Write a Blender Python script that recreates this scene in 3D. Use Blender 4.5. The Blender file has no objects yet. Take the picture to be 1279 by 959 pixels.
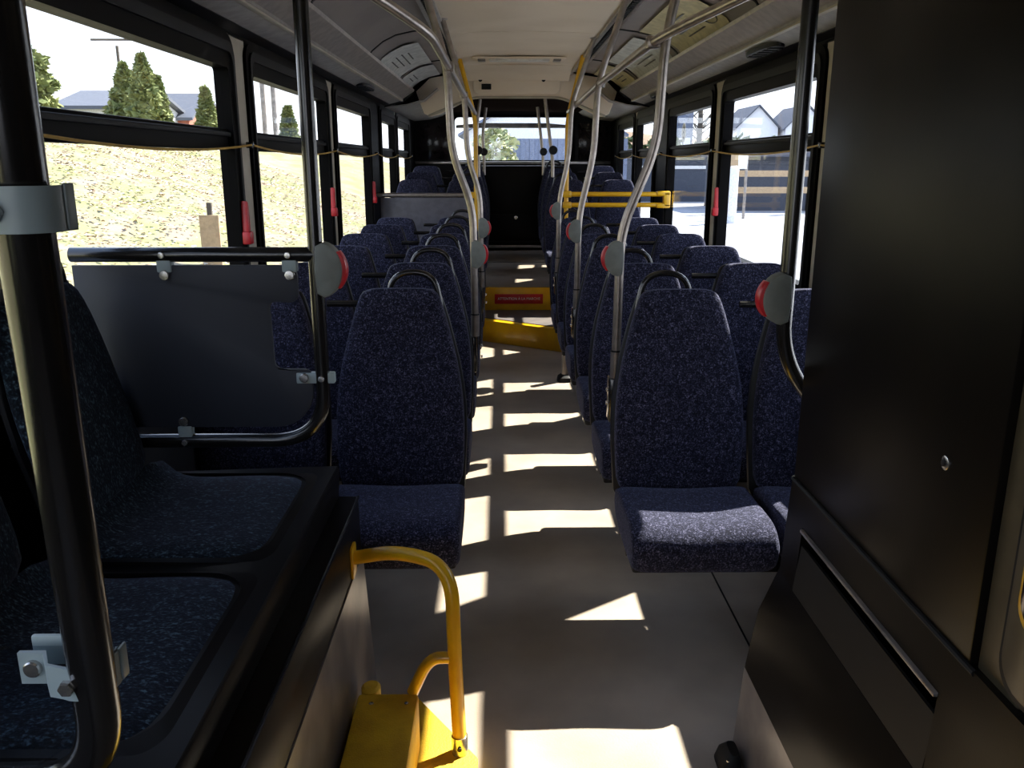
import bpy, bmesh, math, random
from mathutils import Vector, Matrix
random.seed(7)
S = bpy.context.scene
COL = S.collection
# ------------------------------------------------------------------ camera
cam_d = bpy.data.cameras.new('camera'); cam = bpy.data.objects.new('camera', cam_d); COL.objects.link(cam)
cam_d.sensor_fit = 'HORIZONTAL'; cam_d.sensor_width = 36.0
cam_d.lens = 1050/1279*36
cam_d.clip_start = 0.03; cam_d.clip_end = 500
cam.location = (0, 0, 1.52)
cam.rotation_euler = (math.radians(90-14.78), 0, math.radians(-0.74))
S.camera = cam
# ------------------------------------------------------------------ world, sun, exposure
w = bpy.data.worlds.new('sky'); S.world = w; w.use_nodes = True
nt = w.node_tree; nt.nodes.clear()
wo = nt.nodes.new('ShaderNodeOutputWorld'); bg = nt.nodes.new('ShaderNodeBackground')
tc = nt.nodes.new('ShaderNodeTexCoord'); sx = nt.nodes.new('ShaderNodeSeparateXYZ'); rp = nt.nodes.new('ShaderNodeValToRGB')
rp.color_ramp.elements[0].position = 0.0; rp.color_ramp.elements[0].color = (0.93, 0.95, 1, 1)
rp.color_ramp.elements[1].position = 0.9; rp.color_ramp.elements[1].color = (0.45, 0.62, 1, 1)
nt.links.new(tc.outputs['Generated'], sx.inputs[0]); nt.links.new(sx.outputs['Z'], rp.inputs[0])
nt.links.new(rp.outputs[0], bg.inputs[0]); bg.inputs[1].default_value = 2.0
nt.links.new(bg.outputs[0], wo.inputs[0])
sun_d = bpy.data.lights.new('sun', 'SUN'); sun = bpy.data.objects.new('sun', sun_d); COL.objects.link(sun)
sun_d.energy = 18.0; sun_d.angle = math.radians(0.6); sun_d.color = (1.0, 0.93, 0.80)
SUN = Vector((1.0, 0.71, 1.155)).normalized()
sun.rotation_euler = SUN.to_track_quat('Z', 'Y').to_euler()
S.view_settings.view_transform = 'Standard'; S.view_settings.look = 'None'
S.view_settings.exposure = 0.55; S.view_settings.gamma = 1.0; S.view_settings.use_curve_mapping = False
try:
    S.cycles.use_denoising = True
    S.cycles.max_bounces = 10; S.cycles.transparent_max_bounces = 16
    S.cycles.diffuse_bounces = 6; S.cycles.sample_clamp_indirect = 8
except Exception: pass

# ------------------------------------------------------------------ materials
def mat(name, col, rough=0.5, metal=0.0, col2=None, scale=20.0, bump=0.0, bscale=None, sheen=0.0, tex='noise', lo=0.4, hi=0.6, spec=None, coat=0.0):
    m = bpy.data.materials.new(name); m.use_nodes = True
    n = m.node_tree; b = n.nodes['Principled BSDF']
    b.inputs['Base Color'].default_value = (*col, 1); b.inputs['Roughness'].default_value = rough
    b.inputs['Metallic'].default_value = metal
    if spec is not None: b.inputs['Specular IOR Level'].default_value = spec
    if sheen: b.inputs['Sheen Weight'].default_value = sheen; b.inputs['Sheen Roughness'].default_value = 0.4
    if coat: b.inputs['Coat Weight'].default_value = coat; b.inputs['Coat Roughness'].default_value = 0.15
    t = n.nodes.new('ShaderNodeTexCoord')
    if col2 is None: col2 = tuple(c*0.8 for c in col)
    if tex == 'noise':
        x = n.nodes.new('ShaderNodeTexNoise'); x.inputs['Scale'].default_value = scale; x.inputs['Detail'].default_value = 6
        out = x.outputs['Fac']
    else:
        x = n.nodes.new('ShaderNodeTexVoronoi'); x.inputs['Scale'].default_value = scale; out = x.outputs['Distance']
    n.links.new(t.outputs['Object'], x.inputs['Vector'])
    r = n.nodes.new('ShaderNodeValToRGB'); r.color_ramp.elements[0].position = lo; r.color_ramp.elements[1].position = hi
    r.color_ramp.elements[0].color = (*col, 1); r.color_ramp.elements[1].color = (*col2, 1)
    n.links.new(out, r.inputs[0]); n.links.new(r.outputs[0], b.inputs['Base Color'])
    if bump:
        bn = n.nodes.new('ShaderNodeTexNoise'); bn.inputs['Scale'].default_value = bscale or scale; bn.inputs['Detail'].default_value = 4
        n.links.new(t.outputs['Object'], bn.inputs['Vector'])
        bp = n.nodes.new('ShaderNodeBump'); bp.inputs['Strength'].default_value = bump; bp.inputs['Distance'].default_value = 0.01
        n.links.new(bn.outputs['Fac'], bp.inputs['Height']); n.links.new(bp.outputs[0], b.inputs['Normal'])
    return m
def fabric(name, dark, mid, light, s1, s2, stretch=(1, 1, 1)):
    m = bpy.data.materials.new(name); m.use_nodes = True
    n = m.node_tree; b = n.nodes['Principled BSDF']; b.inputs['Roughness'].default_value = 0.95
    b.inputs['Sheen Weight'].default_value = 0.12; b.inputs['Sheen Roughness'].default_value = 0.5; b.inputs['Sheen Tint'].default_value = (0.6, 0.65, 1, 1)
    b.inputs['Specular IOR Level'].default_value = 0.15
    t = n.nodes.new('ShaderNodeTexCoord'); mp = n.nodes.new('ShaderNodeMapping'); mp.inputs['Scale'].default_value = stretch
    n.links.new(t.outputs['Object'], mp.inputs[0])
    x = n.nodes.new('ShaderNodeTexNoise'); x.inputs['Scale'].default_value = s1; x.inputs['Detail'].default_value = 3; x.inputs['Distortion'].default_value = 1.5
    n.links.new(mp.outputs[0], x.inputs['Vector'])
    v = n.nodes.new('ShaderNodeTexNoise'); v.inputs['Scale'].default_value = s2; v.inputs['Detail'].default_value = 2
    n.links.new(mp.outputs[0], v.inputs['Vector'])
    r = n.nodes.new('ShaderNodeValToRGB'); e = r.color_ramp.elements
    e[0].position = 0.44; e[0].color = (*dark, 1); e[1].position = 0.70; e[1].color = (*light, 1)
    k = e.new(0.54); k.color = (*mid, 1)
    mx = n.nodes.new('ShaderNodeMath'); mx.operation = 'ADD'; m2 = n.nodes.new('ShaderNodeMath'); m2.operation = 'MULTIPLY'; m2.inputs[1].default_value = 0.5
    n.links.new(x.outputs['Fac'], mx.inputs[0]); n.links.new(v.outputs['Fac'], mx.inputs[1]); n.links.new(mx.outputs[0], m2.inputs[0])
    n.links.new(m2.outputs[0], r.inputs[0]); n.links.new(r.outputs[0], b.inputs['Base Color'])
    bp = n.nodes.new('ShaderNodeBump'); bp.inputs['Strength'].default_value = 0.5; bp.inputs['Distance'].default_value = 0.002
    n.links.new(v.outputs['Fac'], bp.inputs['Height']); n.links.new(bp.outputs[0], b.inputs['Normal'])
    return m
def glass(name, tint, gloss=0.08, rough=0.0):
    m = bpy.data.materials.new(name); m.use_nodes = True; n = m.node_tree; n.nodes.clear()
    o = n.nodes.new('ShaderNodeOutputMaterial'); tr = n.nodes.new('ShaderNodeBsdfTransparent'); g = n.nodes.new('ShaderNodeBsdfGlossy')
    tr.inputs[0].default_value = (*tint, 1); g.inputs['Roughness'].default_value = rough
    mx = n.nodes.new('ShaderNodeMixShader'); lw = n.nodes.new('ShaderNodeLayerWeight')
    pw = n.nodes.new('ShaderNodeMath'); pw.operation = 'POWER'; pw.inputs[1].default_value = 5.0
    ml = n.nodes.new('ShaderNodeMath'); ml.operation = 'MULTIPLY_ADD'; ml.inputs[1].default_value = 0.3; ml.inputs[2].default_value = gloss*0.5
    n.links.new(lw.outputs['Facing'], pw.inputs[0]); n.links.new(pw.outputs[0], ml.inputs[0]); n.links.new(ml.outputs[0], mx.inputs[0])
    n.links.new(tr.outputs[0], mx.inputs[1]); n.links.new(g.outputs[0], mx.inputs[2]); n.links.new(mx.outputs[0], o.inputs[0])
    return m
M = {}
M['seat'] = fabric('navy_speckle_fabric', (0.006, 0.006, 0.013), (0.024, 0.025, 0.050), (0.17, 0.165, 0.25), 85, 260)
M['bench'] = fabric('blue_streak_fabric', (0.002, 0.003, 0.0045), (0.010, 0.016, 0.022), (0.085, 0.14, 0.17), 45, 150, (1, 1.6, 1))
M['floor'] = mat('bus_floor', (0.42, 0.345, 0.275), 0.42, col2=(0.29, 0.235, 0.185), scale=3.0, lo=0.35, hi=0.7, bump=0.08, bscale=180)
M['black'] = mat('black_plastic', (0.005, 0.0042, 0.004), 0.36, col2=(0.007, 0.0055, 0.0055), scale=6, spec=0.15)
M['shell'] = mat('seat_shell_black', (0.008, 0.008, 0.010), 0.5, spec=0.3)
M['tube'] = mat('black_tube', (0.012, 0.011, 0.011), 0.22, coat=0.5)
M['panel'] = mat('black_laminate', (0.0042, 0.0032, 0.0026), 0.36, col2=(0.0065, 0.005, 0.0036), scale=4, bump=0.03, bscale=400, spec=0.13)
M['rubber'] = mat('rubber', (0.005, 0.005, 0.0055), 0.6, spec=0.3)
M['frame'] = mat('window_frame_black', (0.0018, 0.0014, 0.0015), 0.5, spec=0.06)
M['wallgrey'] = mat('side_wall_grey', (0.018, 0.018, 0.022), 0.55)
M['beige'] = mat('pillar_beige', (0.50, 0.45, 0.36), 0.5, col2=(0.42, 0.37, 0.29), scale=5)
M['ceil'] = mat('ceiling_cream', (0.82, 0.70, 0.56), 0.55, col2=(0.76, 0.64, 0.50), scale=2.5)
M['cove'] = mat('cove_grey', (0.27, 0.235, 0.215), 0.5, col2=(0.23, 0.20, 0.185), scale=3)
M['under'] = mat('underside_grey', (0.34, 0.315, 0.29), 0.5)
M['lip'] = mat('lip_aluminium', (0.50, 0.45, 0.41), 0.35, 0.35)
M['alu'] = mat('rail_aluminium', (0.55, 0.52, 0.50), 0.32, 0.8)
M['steel'] = mat('brushed_steel', (0.40, 0.35, 0.32), 0.30, 0.75, col2=(0.32, 0.28, 0.25), scale=30)
M['yellow'] = mat('yellow_paint', (0.78, 0.43, 0.008), 0.33, col2=(0.70, 0.36, 0.006), scale=9, coat=0.3)
M['ystep'] = mat('yellow_step', (0.76, 0.48, 0.012), 0.6, col2=(0.62, 0.36, 0.010), scale=12, bump=0.3, bscale=250)
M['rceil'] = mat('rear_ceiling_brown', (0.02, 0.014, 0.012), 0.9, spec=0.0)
M['grey'] = mat('panel_slate', (0.036, 0.041, 0.056), 0.5, col2=(0.030, 0.035, 0.049), scale=2, spec=0.3)
M['modesty'] = mat('modesty_grey', (0.12, 0.115, 0.14), 0.5)
M['clamp'] = mat('clamp_grey_paint', (0.36, 0.45, 0.48), 0.4, col2=(0.32, 0.40, 0.43), scale=8)
M['btn'] = mat('button_grey', (0.19, 0.21, 0.20), 0.5)
M['red'] = mat('red_plastic', (0.55, 0.012, 0.02), 0.35)
M['bolt'] = mat('bolt_zinc', (0.6, 0.58, 0.56), 0.25, 0.9)
M['kick'] = mat('scuffed_kick_plate', (0.30, 0.27, 0.25), 0.30, 0.35, col2=(0.16, 0.145, 0.14), scale=7, lo=0.35, hi=0.65)
M['brass'] = mat('door_frame_bronze', (0.10, 0.082, 0.05), 0.4, 0.5)
M['cord'] = mat('cord_yellow', (0.55, 0.33, 0.06), 0.6)
M['card'] = mat('card_white', (0.62, 0.63, 0.60), 0.6)
M['cardy'] = mat('card_cream', (0.62, 0.55, 0.33), 0.6)
M['ink'] = mat('ink_grey', (0.18, 0.18, 0.17), 0.7)
M['tread'] = mat('dark_tread', (0.12, 0.10, 0.09), 0.55, col2=(0.09, 0.075, 0.07), scale=8)
M['white'] = mat('white_paint', (0.8, 0.8, 0.8), 0.5)
M['lamp'] = mat('lamp_cover', (0.75, 0.72, 0.68), 0.3)
M['blue'] = mat('blue_sticker', (0.03, 0.12, 0.28), 0.5)
M['orange'] = mat('orange_sticker', (0.75, 0.36, 0.02), 0.5)
M['darkglass'] = mat('dark_rear_glass', (0.02, 0.014, 0.016), 0.12)
M['glass'] = glass('window_glass', (0.93, 0.95, 0.96), 0.10)
M['glass2'] = glass('transom_glass', (0.90, 0.92, 0.93), 0.10)
M['plexi'] = glass('plexiglass', (0.80, 0.84, 0.88), 0.13, 0.05)
M['grass'] = mat('bank_grass', (0.17, 0.175, 0.07), 0.95, col2=(0.22, 0.175, 0.125), scale=1.6, lo=0.42, hi=0.62)
M['leaf1'] = mat('leaf_tan', (0.26, 0.17, 0.11), 0.9)
M['leaf2'] = mat('leaf_pale', (0.60, 0.55, 0.45), 0.9)
M['asphalt'] = mat('pale_pavement', (0.30, 0.31, 0.34), 0.9, col2=(0.25, 0.26, 0.28), scale=1)
M['conif'] = mat('conifer_green', (0.13, 0.16, 0.05), 0.9, col2=(0.22, 0.24, 0.09), scale=3)
M['bark'] = mat('bark', (0.09, 0.075, 0.06), 0.9)
M['siding'] = mat('white_siding', (0.75, 0.76, 0.80), 0.7)
M['roofg'] = mat('slate_roof', (0.09, 0.10, 0.13), 0.8)
M['brick'] = mat('red_brick', (0.38, 0.13, 0.09), 0.9)
M['bluefence'] = mat('blue_grey_metal', (0.15, 0.18, 0.27), 0.6)
M['shed'] = mat('dark_shed', (0.05, 0.06, 0.085), 0.7)
M['wood'] = mat('tan_wood', (0.42, 0.30, 0.18), 0.8)
M['hedge'] = mat('hedge_green', (0.05, 0.08, 0.03), 0.9, col2=(0.09, 0.12, 0.05), scale=4)
M['bush'] = mat('pale_bush', (0.28, 0.32, 0.16), 0.9, col2=(0.38, 0.38, 0.24), scale=4)

# ------------------------------------------------------------------ mesh helpers
class MB:
    def __init__(s): s.v = []; s.f = []
    def add(s, vs, fs):
        o = len(s.v); s.v += [tuple(v) for v in vs]; s.f += [tuple(i+o for i in f) for f in fs]; return s
    def box(s, x0, x1, y0, y1, z0, z1, bev=0.0, seg=2):
        bm = bmesh.new(); bmesh.ops.create_cube(bm, size=1)
        for v in bm.verts: v.co = Vector(((x0+x1)/2+v.co.x*(x1-x0), (y0+y1)/2+v.co.y*(y1-y0), (z0+z1)/2+v.co.z*(z1-z0)))
        if bev: bmesh.ops.bevel(bm, geom=bm.edges[:], offset=min(bev, 0.49*min(abs(x1-x0), abs(y1-y0), abs(z1-z0))), segments=seg, profile=0.5, affect='EDGES')
        bm.verts.index_update(); s.add([v.co for v in bm.verts], [[v.index for v in f.verts] for f in bm.faces]); bm.free(); return s
    def tube(s, pts, r, seg=12, cap=True):
        pts = [Vector(p) for p in pts]; n = len(pts); rs = r if isinstance(r, (list, tuple)) else [r]*n
        T = []
        for i in range(n):
            a = pts[max(i-1, 0)]; b = pts[min(i+1, n-1)]; T.append((b-a).normalized())
        up = Vector((0, 0, 1)) if abs(T[0].z) < 0.9 else Vector((0, 1, 0))
        N = T[0].cross(up).normalized(); vs = []
        for i in range(n):
            N = (N - T[i]*N.dot(T[i])).normalized(); B = T[i].cross(N)
            for k in range(seg):
                a = 2*math.pi*k/seg; vs.append(pts[i]+(N*math.cos(a)+B*math.sin(a))*rs[i])
        fs = [(i*seg+k, i*seg+(k+1) % seg, (i+1)*seg+(k+1) % seg, (i+1)*seg+k) for i in range(n-1) for k in range(seg)]
        if cap: fs += [tuple(range(seg-1, -1, -1)), tuple((n-1)*seg+k for k in range(seg))]
        return s.add(vs, fs)
    def loft(s, rings, cap=True):
        m = len(rings[0]); vs = [p for r in rings for p in r]
        fs = [(i*m+k, i*m+(k+1) % m, (i+1)*m+(k+1) % m, (i+1)*m+k) for i in range(len(rings)-1) for k in range(m)]
        if cap: fs += [tuple(range(m-1, -1, -1)), tuple((len(rings)-1)*m+k for k in range(m))]
        return s.add(vs, fs)
    def prism(s, outline, axis, a0, a1, bev=0.0):
        """outline: 2D points. axis 'x': (y,z); 'y': (x,z); 'z': (x,y)"""
        def P(p, a): return {'x': (a, p[0], p[1]), 'y': (p[0], a, p[1]), 'z': (p[0], p[1], a)}[axis]
        bm = bmesh.new(); v0 = [bm.verts.new(P(p, a0)) for p in outline]; v1 = [bm.verts.new(P(p, a1)) for p in outline]
        n = len(outline)
        bm.faces.new(v0); bm.faces.new(v1[::-1])
        for i in range(n): bm.faces.new((v0[i], v1[i], v1[(i+1) % n], v0[(i+1) % n]))
        bmesh.ops.recalc_face_normals(bm, faces=bm.faces)
        if bev:
            es = [e for e in bm.edges if len({0 if v in v0 else 1 for v in e.verts}) == 1]
            bmesh.ops.bevel(bm, geom=es, offset=bev, segments=2, profile=0.5, affect='EDGES')
        bm.verts.index_update(); s.add([v.co for v in bm.verts], [[v.index for v in f.verts] for f in bm.faces]); bm.free(); return s
    def disc(s, c, axis, r, h, seg=20, dome=0.0):
        a = {'x': Vector((1, 0, 0)), 'y': Vector((0, 1, 0)), 'z': Vector((0, 0, 1))}[axis] if isinstance(axis, str) else Vector(axis)
        c = Vector(c); pts = [c, c+a*h*0.7, c+a*h*0.95, c+a*h]; rs = [r, r, r*0.85, r*0.35]
        return s.tube(pts, rs, seg)
    def build(s, name, m, parent=None, smooth=True, label=None, sub=0):
        me = bpy.data.meshes.new(name); me.from_pydata(s.v, [], s.f)
        bm = bmesh.new(); bm.from_mesh(me); bmesh.ops.recalc_face_normals(bm, faces=bm.faces); bm.to_mesh(me); bm.free()
        me.materials.append(m)
        if smooth:
            me.polygons.foreach_set('use_smooth', [True]*len(me.polygons)); me.set_sharp_from_angle(angle=math.radians(38))
        o = bpy.data.objects.new(name, me); COL.objects.link(o)
        if parent: o.parent = parent
        if label: o['label'] = label
        if sub: md = o.modifiers.new('sub', 'SUBSURF'); md.levels = sub; md.render_levels = sub
        return o
def tag(o, label, cat, group=None, kind=None):
    o['label'] = label; o['category'] = cat
    if group: o['group'] = group
    if kind: o['kind'] = kind
    return o
def thing(name, label, cat, loc=(0, 0, 0), rz=0, group=None):
    o = bpy.data.objects.new(name, None); o.empty_display_size = 0.1; COL.objects.link(o); o.location = loc; o.rotation_euler = (0, 0, rz)
    return tag(o, label, cat, group)
def struct(o, label=None):
    o['kind'] = 'structure'
    if label: o['label'] = label
    return o
def sroot(name, loc=(0, 0, 0)):
    o = bpy.data.objects.new(name, None); o.empty_display_size = 0.1; COL.objects.link(o); o.location = loc; o['kind'] = 'structure'; return o
def copy_tree(o, parent=None):
    c = o.copy(); COL.objects.link(c)
    if parent: c.parent = parent
    for ch in list(o.children): copy_tree(ch, c)
    return c
def curve(pts, rad, n=7):
    """round the inner corners of a polyline"""
    pts = [Vector(p) for p in pts]; out = [pts[0]]
    for i in range(1, len(pts)-1):
        a, b, c = pts[i-1], pts[i], pts[i+1]
        r1 = min(rad, (b-a).length*0.49); r2 = min(rad, (c-b).length*0.49)
        p0 = b+(a-b).normalized()*r1; p2 = b+(c-b).normalized()*r2
        for k in range(n+1):
            t = k/n; out.append(p0*(1-t)**2+b*2*t*(1-t)+p2*t*t)
    out.append(pts[-1]); return out
def rrect(a0, a1, b0, b1, r, n=6):
    rr = r if isinstance(r, (list, tuple)) else [r]*4; out = []
    for (ca, cb, st, q) in ((a1-rr[0], b1-rr[0], 0, rr[0]), (a0+rr[1], b1-rr[1], 90, rr[1]), (a0+rr[2], b0+rr[2], 180, rr[2]), (a1-rr[3], b0+rr[3], 270, rr[3])):
        for k in range(n+1):
            t = math.radians(st+90*k/n); out.append((ca+q*math.cos(t), cb+q*math.sin(t)))
    return out
def ring_prism(outer, inner, axis, a0, a1):
    """frame: two outlines with the same number of points"""
    mb = MB(); n = len(outer)
    def P(p, a): return {'x': (a, p[0], p[1]), 'y': (p[0], a, p[1])}[axis]
    vs = [P(p, a0) for p in outer]+[P(p, a0) for p in inner]+[P(p, a1) for p in inner]+[P(p, a1) for p in outer]
    fs = []
    for q in range(4):
        for k in range(n): fs.append((q*n+k, q*n+(k+1) % n, ((q+1) % 4)*n+(k+1) % n, ((q+1) % 4)*n+k))
    return mb.add(vs, fs)

C0 = 0.15                     # the bus's centre line in x
XL, XR = C0-1.20, C0+1.20     # interior wall faces

# ================================================================== SETTING
fl = MB().box(XL-0.15, XR+0.15, -1.6, 7.75, -0.06, 0.0).build('floor', M['floor'], smooth=False); struct(fl, 'grey brown speckled bus floor with sun patches')
seam = MB().box(0.80, 0.806, 2.0, 2.93, 0, 0.0015).build('floor_seam', M['rubber'], fl, False)
# raised rear floor, rising gently
rf = MB().add([(XL-.1, 7.76, 0.0), (XR+.1, 7.76, 0.0), (XR+.1, 7.76, 0.40), (XL-.1, 7.76, 0.40), (XL-.1, 10.9, 0.0), (XR+.1, 10.9, 0.0), (XR+.1, 10.9, 0.62), (XL-.1, 10.9, 0.62)],
              [(0, 1, 2, 3), (3, 2, 6, 7), (4, 7, 6, 5), (0, 3, 7, 4), (1, 5, 6, 2), (0, 4, 5, 1)]).build('rear_floor', M['floor'], smooth=False); struct(rf)
MB().box(-0.25, 0.6, 9.0, 9.008, 0.485, 0.4905).build('floor_seam', M['rubber'], rf, False)

# walls -------------------------------------------------------------
WINS = [(-1.35, -0.15), (-0.07, 1.70), (1.86, 3.50), (3.66, 5.34), (5.50, 7.02), (7.56, 8.62), (8.74, 9.95)]
def wall(side):
    sg = -1 if side == 'left' else 1; X = XL if sg < 0 else XR
    nm = 'wall_'+side
    a, b = sorted((X, X+sg*0.045))
    o = MB().box(a, b, -1.6, 10.95, 0.0, 0.90, 0).build(nm, M['wallgrey'], smooth=False); struct(o, 'dark grey side wall below the windows, %s of the aisle' % side)
    MB().box(a, b, -1.6, 10.95, 1.995, 2.40).build('wall_header', M['frame'], o, False)
    a2, b2 = sorted((X-sg*0.004, X+sg*0.06))
    MB().box(a2, b2, -1.6, 10.95, 0.88, 0.93, 0.008).build('window_sill', M['black'], o)
    edges = [-1.6]+[e for wn in WINS for e in wn]+[10.95]
    for k in range(0, len(edges), 2):
        y0, y1 = edges[k], edges[k+1]
        wide = k in (0, 10, 14)
        MB().box(a+0.0, b, y0-0.03, y1+0.03, 0.90, 2.0).build('pillar', M['frame'] if wide else M['beige'], o, False, 'black post between windows' if wide else 'cream pillar between windows')
    return o
wl = wall('left'); wr = wall('right')
wn = 0
def window(side, y0, y1, idx):
    global wn; wn += 1
    sg = -1 if side == 'left' else 1; X = XL if sg < 0 else XR
    xi = X-sg*0.014; xo = X+sg*0.045; xg = X+sg*0.018
    big = (y1-y0) > 1.3
    fw = 0.085 if big else 0.07
    root = sroot('window_%d' % wn, (xg, (y0+y1)/2, 0.93)); root['label'] = 'side window %d from the front on the %s wall with hinged upper pane' % (idx+1, side)
    root.location = (0, 0, 0)
    g0, g1 = y0+fw, y1-fw
    Z0, Z1, T0, T1, ZT = 0.985, 1.565, 1.565, 1.645, 1.868
    outer = rrect(y0, y1, 0.925, 1.992, (0.075, 0.075, 0.03, 0.03))
    ring_prism(outer, rrect(g0, g1, Z0, ZT, 0.018), 'x', *sorted((xi, xo))).build('frame', M['frame'], root)
    # raised inner bead
    ring_prism(rrect(y0+0.028, y1-0.028, 0.95, 1.962, (0.06, 0.06, 0.03, 0.03)), rrect(y0+0.05, y1-0.05, 0.965, 1.925, (0.05, 0.05, 0.02, 0.02)), 'x', *sorted((xi, xi-sg*0.010))).build('frame_bead', M['rubber'], root)
    a, b = sorted((xg-0.011, xg+0.011))
    MB().box(a, b, g0, g1, T0, T1, 0.006).build('transom', M['frame'], root)
    c, d = sorted((xg-sg*0.022, xg-sg*0.008))
    MB().box(c, d, g0-0.004, g1+0.004, T1-0.03, T1-0.012, 0.004).build('sash_rail', M['rubber'], root)
    MB().box(xg-0.003, xg+0.003, g0-0.005, g1+0.005, Z0-0.005, Z1+0.003).build('lower_pane', M['glass'], root, False)
    MB().box(xg-0.003, xg+0.003, g0-0.005, g1+0.005, T1-0.003, ZT+0.005).build('upper_pane', M['glass2'], root, False)
    return root
for i, (a, b) in enumerate(WINS): window('left', a, b, i)
for i, (a, b) in enumerate(WINS): window('right', a, b, i)

# ceiling: a swept profile (half, mirrored)
def sweep(profile, y0, y1, th, name, m, parent=None, bev=0):
    """profile in (b, z) absolute b signed about C0; thickened outward (up)"""
    n = len(profile)
    vs = []
    for y in (y0, y1):
        for (b, z) in profile: vs.append((C0+b, y, z))
        for (b, z) in profile: vs.append((C0+b, y, z+th))
    fs = []
    for k in range(n-1):
        fs += [(k, k+1, 2*n+k+1, 2*n+k), (n+k, 3*n+k, 3*n+k+1, n+k+1), (k, n+k, n+k+1, k+1), (2*n+k, 2*n+k+1, 3*n+k+1, 3*n+k)]
    fs += [(0, 2*n, 3*n, n), (n-1, 2*n-1, 4*n-1, 3*n-1)]
    return MB().add(vs, fs).build(name, m, parent)
roofm = MB().box(XL-0.12, XR+0.12, -1.7, 11.0, 2.40, 2.46).build('ceiling', M['frame'], smooth=False); struct(roofm, 'cream ceiling over the aisle')
cp = [(-0.49, 2.315), (-0.3, 2.325), (0, 2.332), (0.3, 2.325), (0.49, 2.315)]
ys = [-1.6, -0.4, 1.05, 2.5, 3.98, 5.78, 8.2]
for a, b in zip(ys[:-1], ys[1:]):
    sweep(cp, a+0.006, b-0.006, 0.02, 'ceiling_panel', M['ceil'], roofm)
# rear dropping part of the centre ceiling and dark rear ceiling
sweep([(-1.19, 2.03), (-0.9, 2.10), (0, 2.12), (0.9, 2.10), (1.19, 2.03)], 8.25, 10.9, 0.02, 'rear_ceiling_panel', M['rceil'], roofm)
for sg, sd in ((-1, 'left'), (1, 'right')):
    prof = [(0.985, 2.135), (0.95, 2.19), (0.88, 2.245), (0.80, 2.283), (0.70, 2.305), (0.60, 2.318), (0.52, 2.32)]
    pr = [(sg*b, z) for b, z in prof]
    cove = sroot('trim_%d' % (1 if sg < 0 else 2)); cove['label'] = 'grey curved advert cove above the %s windows' % sd
    for a, b in ((-1.6, 0.3), (0.3, 2.2), (2.2, 3.9), (3.9, 5.6), (5.6, 7.2), (7.2, 8.2)):
        sweep(pr, a+0.004, b-0.004, 0.015, 'cove_panel', M['cove'], cove)
    # dark ribs in the seams
    for y in (2.2, 3.9, 5.6, 7.2):
        sweep([(b*sg, z-0.006) for b, z in prof], y-0.012, y+0.012, 0.008, 'cove_seam', M['shell'], cove)
    # underside panel, from wall header to lip
    und = sweep([(sg*1.2, 2.015), (sg*1.1, 2.04), (sg*1.03, 2.060)], -1.6, 8.02, 0.012, 'underside_panel', M['under'], cove)
    sweep([(sg*1.2, 2.010), (sg*1.17, 2.018), (sg*1.15, 2.025)], -1.6, 10.9, 0.006, 'header_trim', M['shell'], cove)
    # lip
    lp = [(1.035, 2.058), (1.03, 2.072), (0.93, 2.135), (0.925, 2.150), (0.945, 2.152), (1.0, 2.125), (1.05, 2.075)]
    mb = MB(); rings = [[(C0+sg*b, y, z) for b, z in lp] for y in (-1.6, 8.0)]
    mb.loft(rings).build('lip', M['lip'], cove)
    MB().tube([(C0+sg*0.935, -1.6, 2.150), (C0+sg*0.935, 8.0, 2.150)], 0.007, 8).build('lip_bead', M['alu'], cove)
    MB().box(*sorted((C0+sg*1.03, C0+sg*1.055)), -1.6, 8.0, 2.050, 2.060, 0.003).build('light_strip', M['beige'], cove)
    # rounded end cap of the lip
    MB().prism([(sg*b+C0, z) for b, z in [(1.2, 2.0), (1.03, 2.045), (0.92, 2.13), (0.93, 2.16), (1.0, 2.14), (1.2, 2.12)]], 'y', 8.0, 8.03, 0.004).build('lip_end_cap', M['shell'], cove)
    # aluminium rail along the centre ceiling edge, with slots
    rl = MB().prism([(C0+sg*0.485, 2.33), (C0+sg*0.485, 2.300), (C0+sg*0.505, 2.296), (C0+sg*0.515, 2.306), (C0+sg*0.515, 2.33)], 'y', -1.6, 8.2).build('ceiling_rail', M['alu'], cove)
    mb = MB()
    for k in range(90):
        y = 2.3+k*0.055; mb.box(*sorted((C0+sg*0.522, C0+sg*0.548)), y, y+0.032, 2.300, 2.318)
    sl = mb.build('vent_slots', M['rubber'], cove, False); sl['kind'] = 'stuff'
    MB().prism([(C0+sg*0.552, 2.325), (C0+sg*0.552, 2.300), (C0+sg*0.570, 2.296), (C0+sg*0.575, 2.325)], 'y', -1.6, 8.2).build('ceiling_rail', M['alu'], cove)
    # rear underside and rear cheeks
    sweep([(sg*1.2, 2.0), (sg*1.0, 2.02), (sg*0.85, 2.06), (sg*0.72, 2.16)], 8.03, 10.9, 0.01, 'rear_underside', M['under'], cove)

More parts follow.
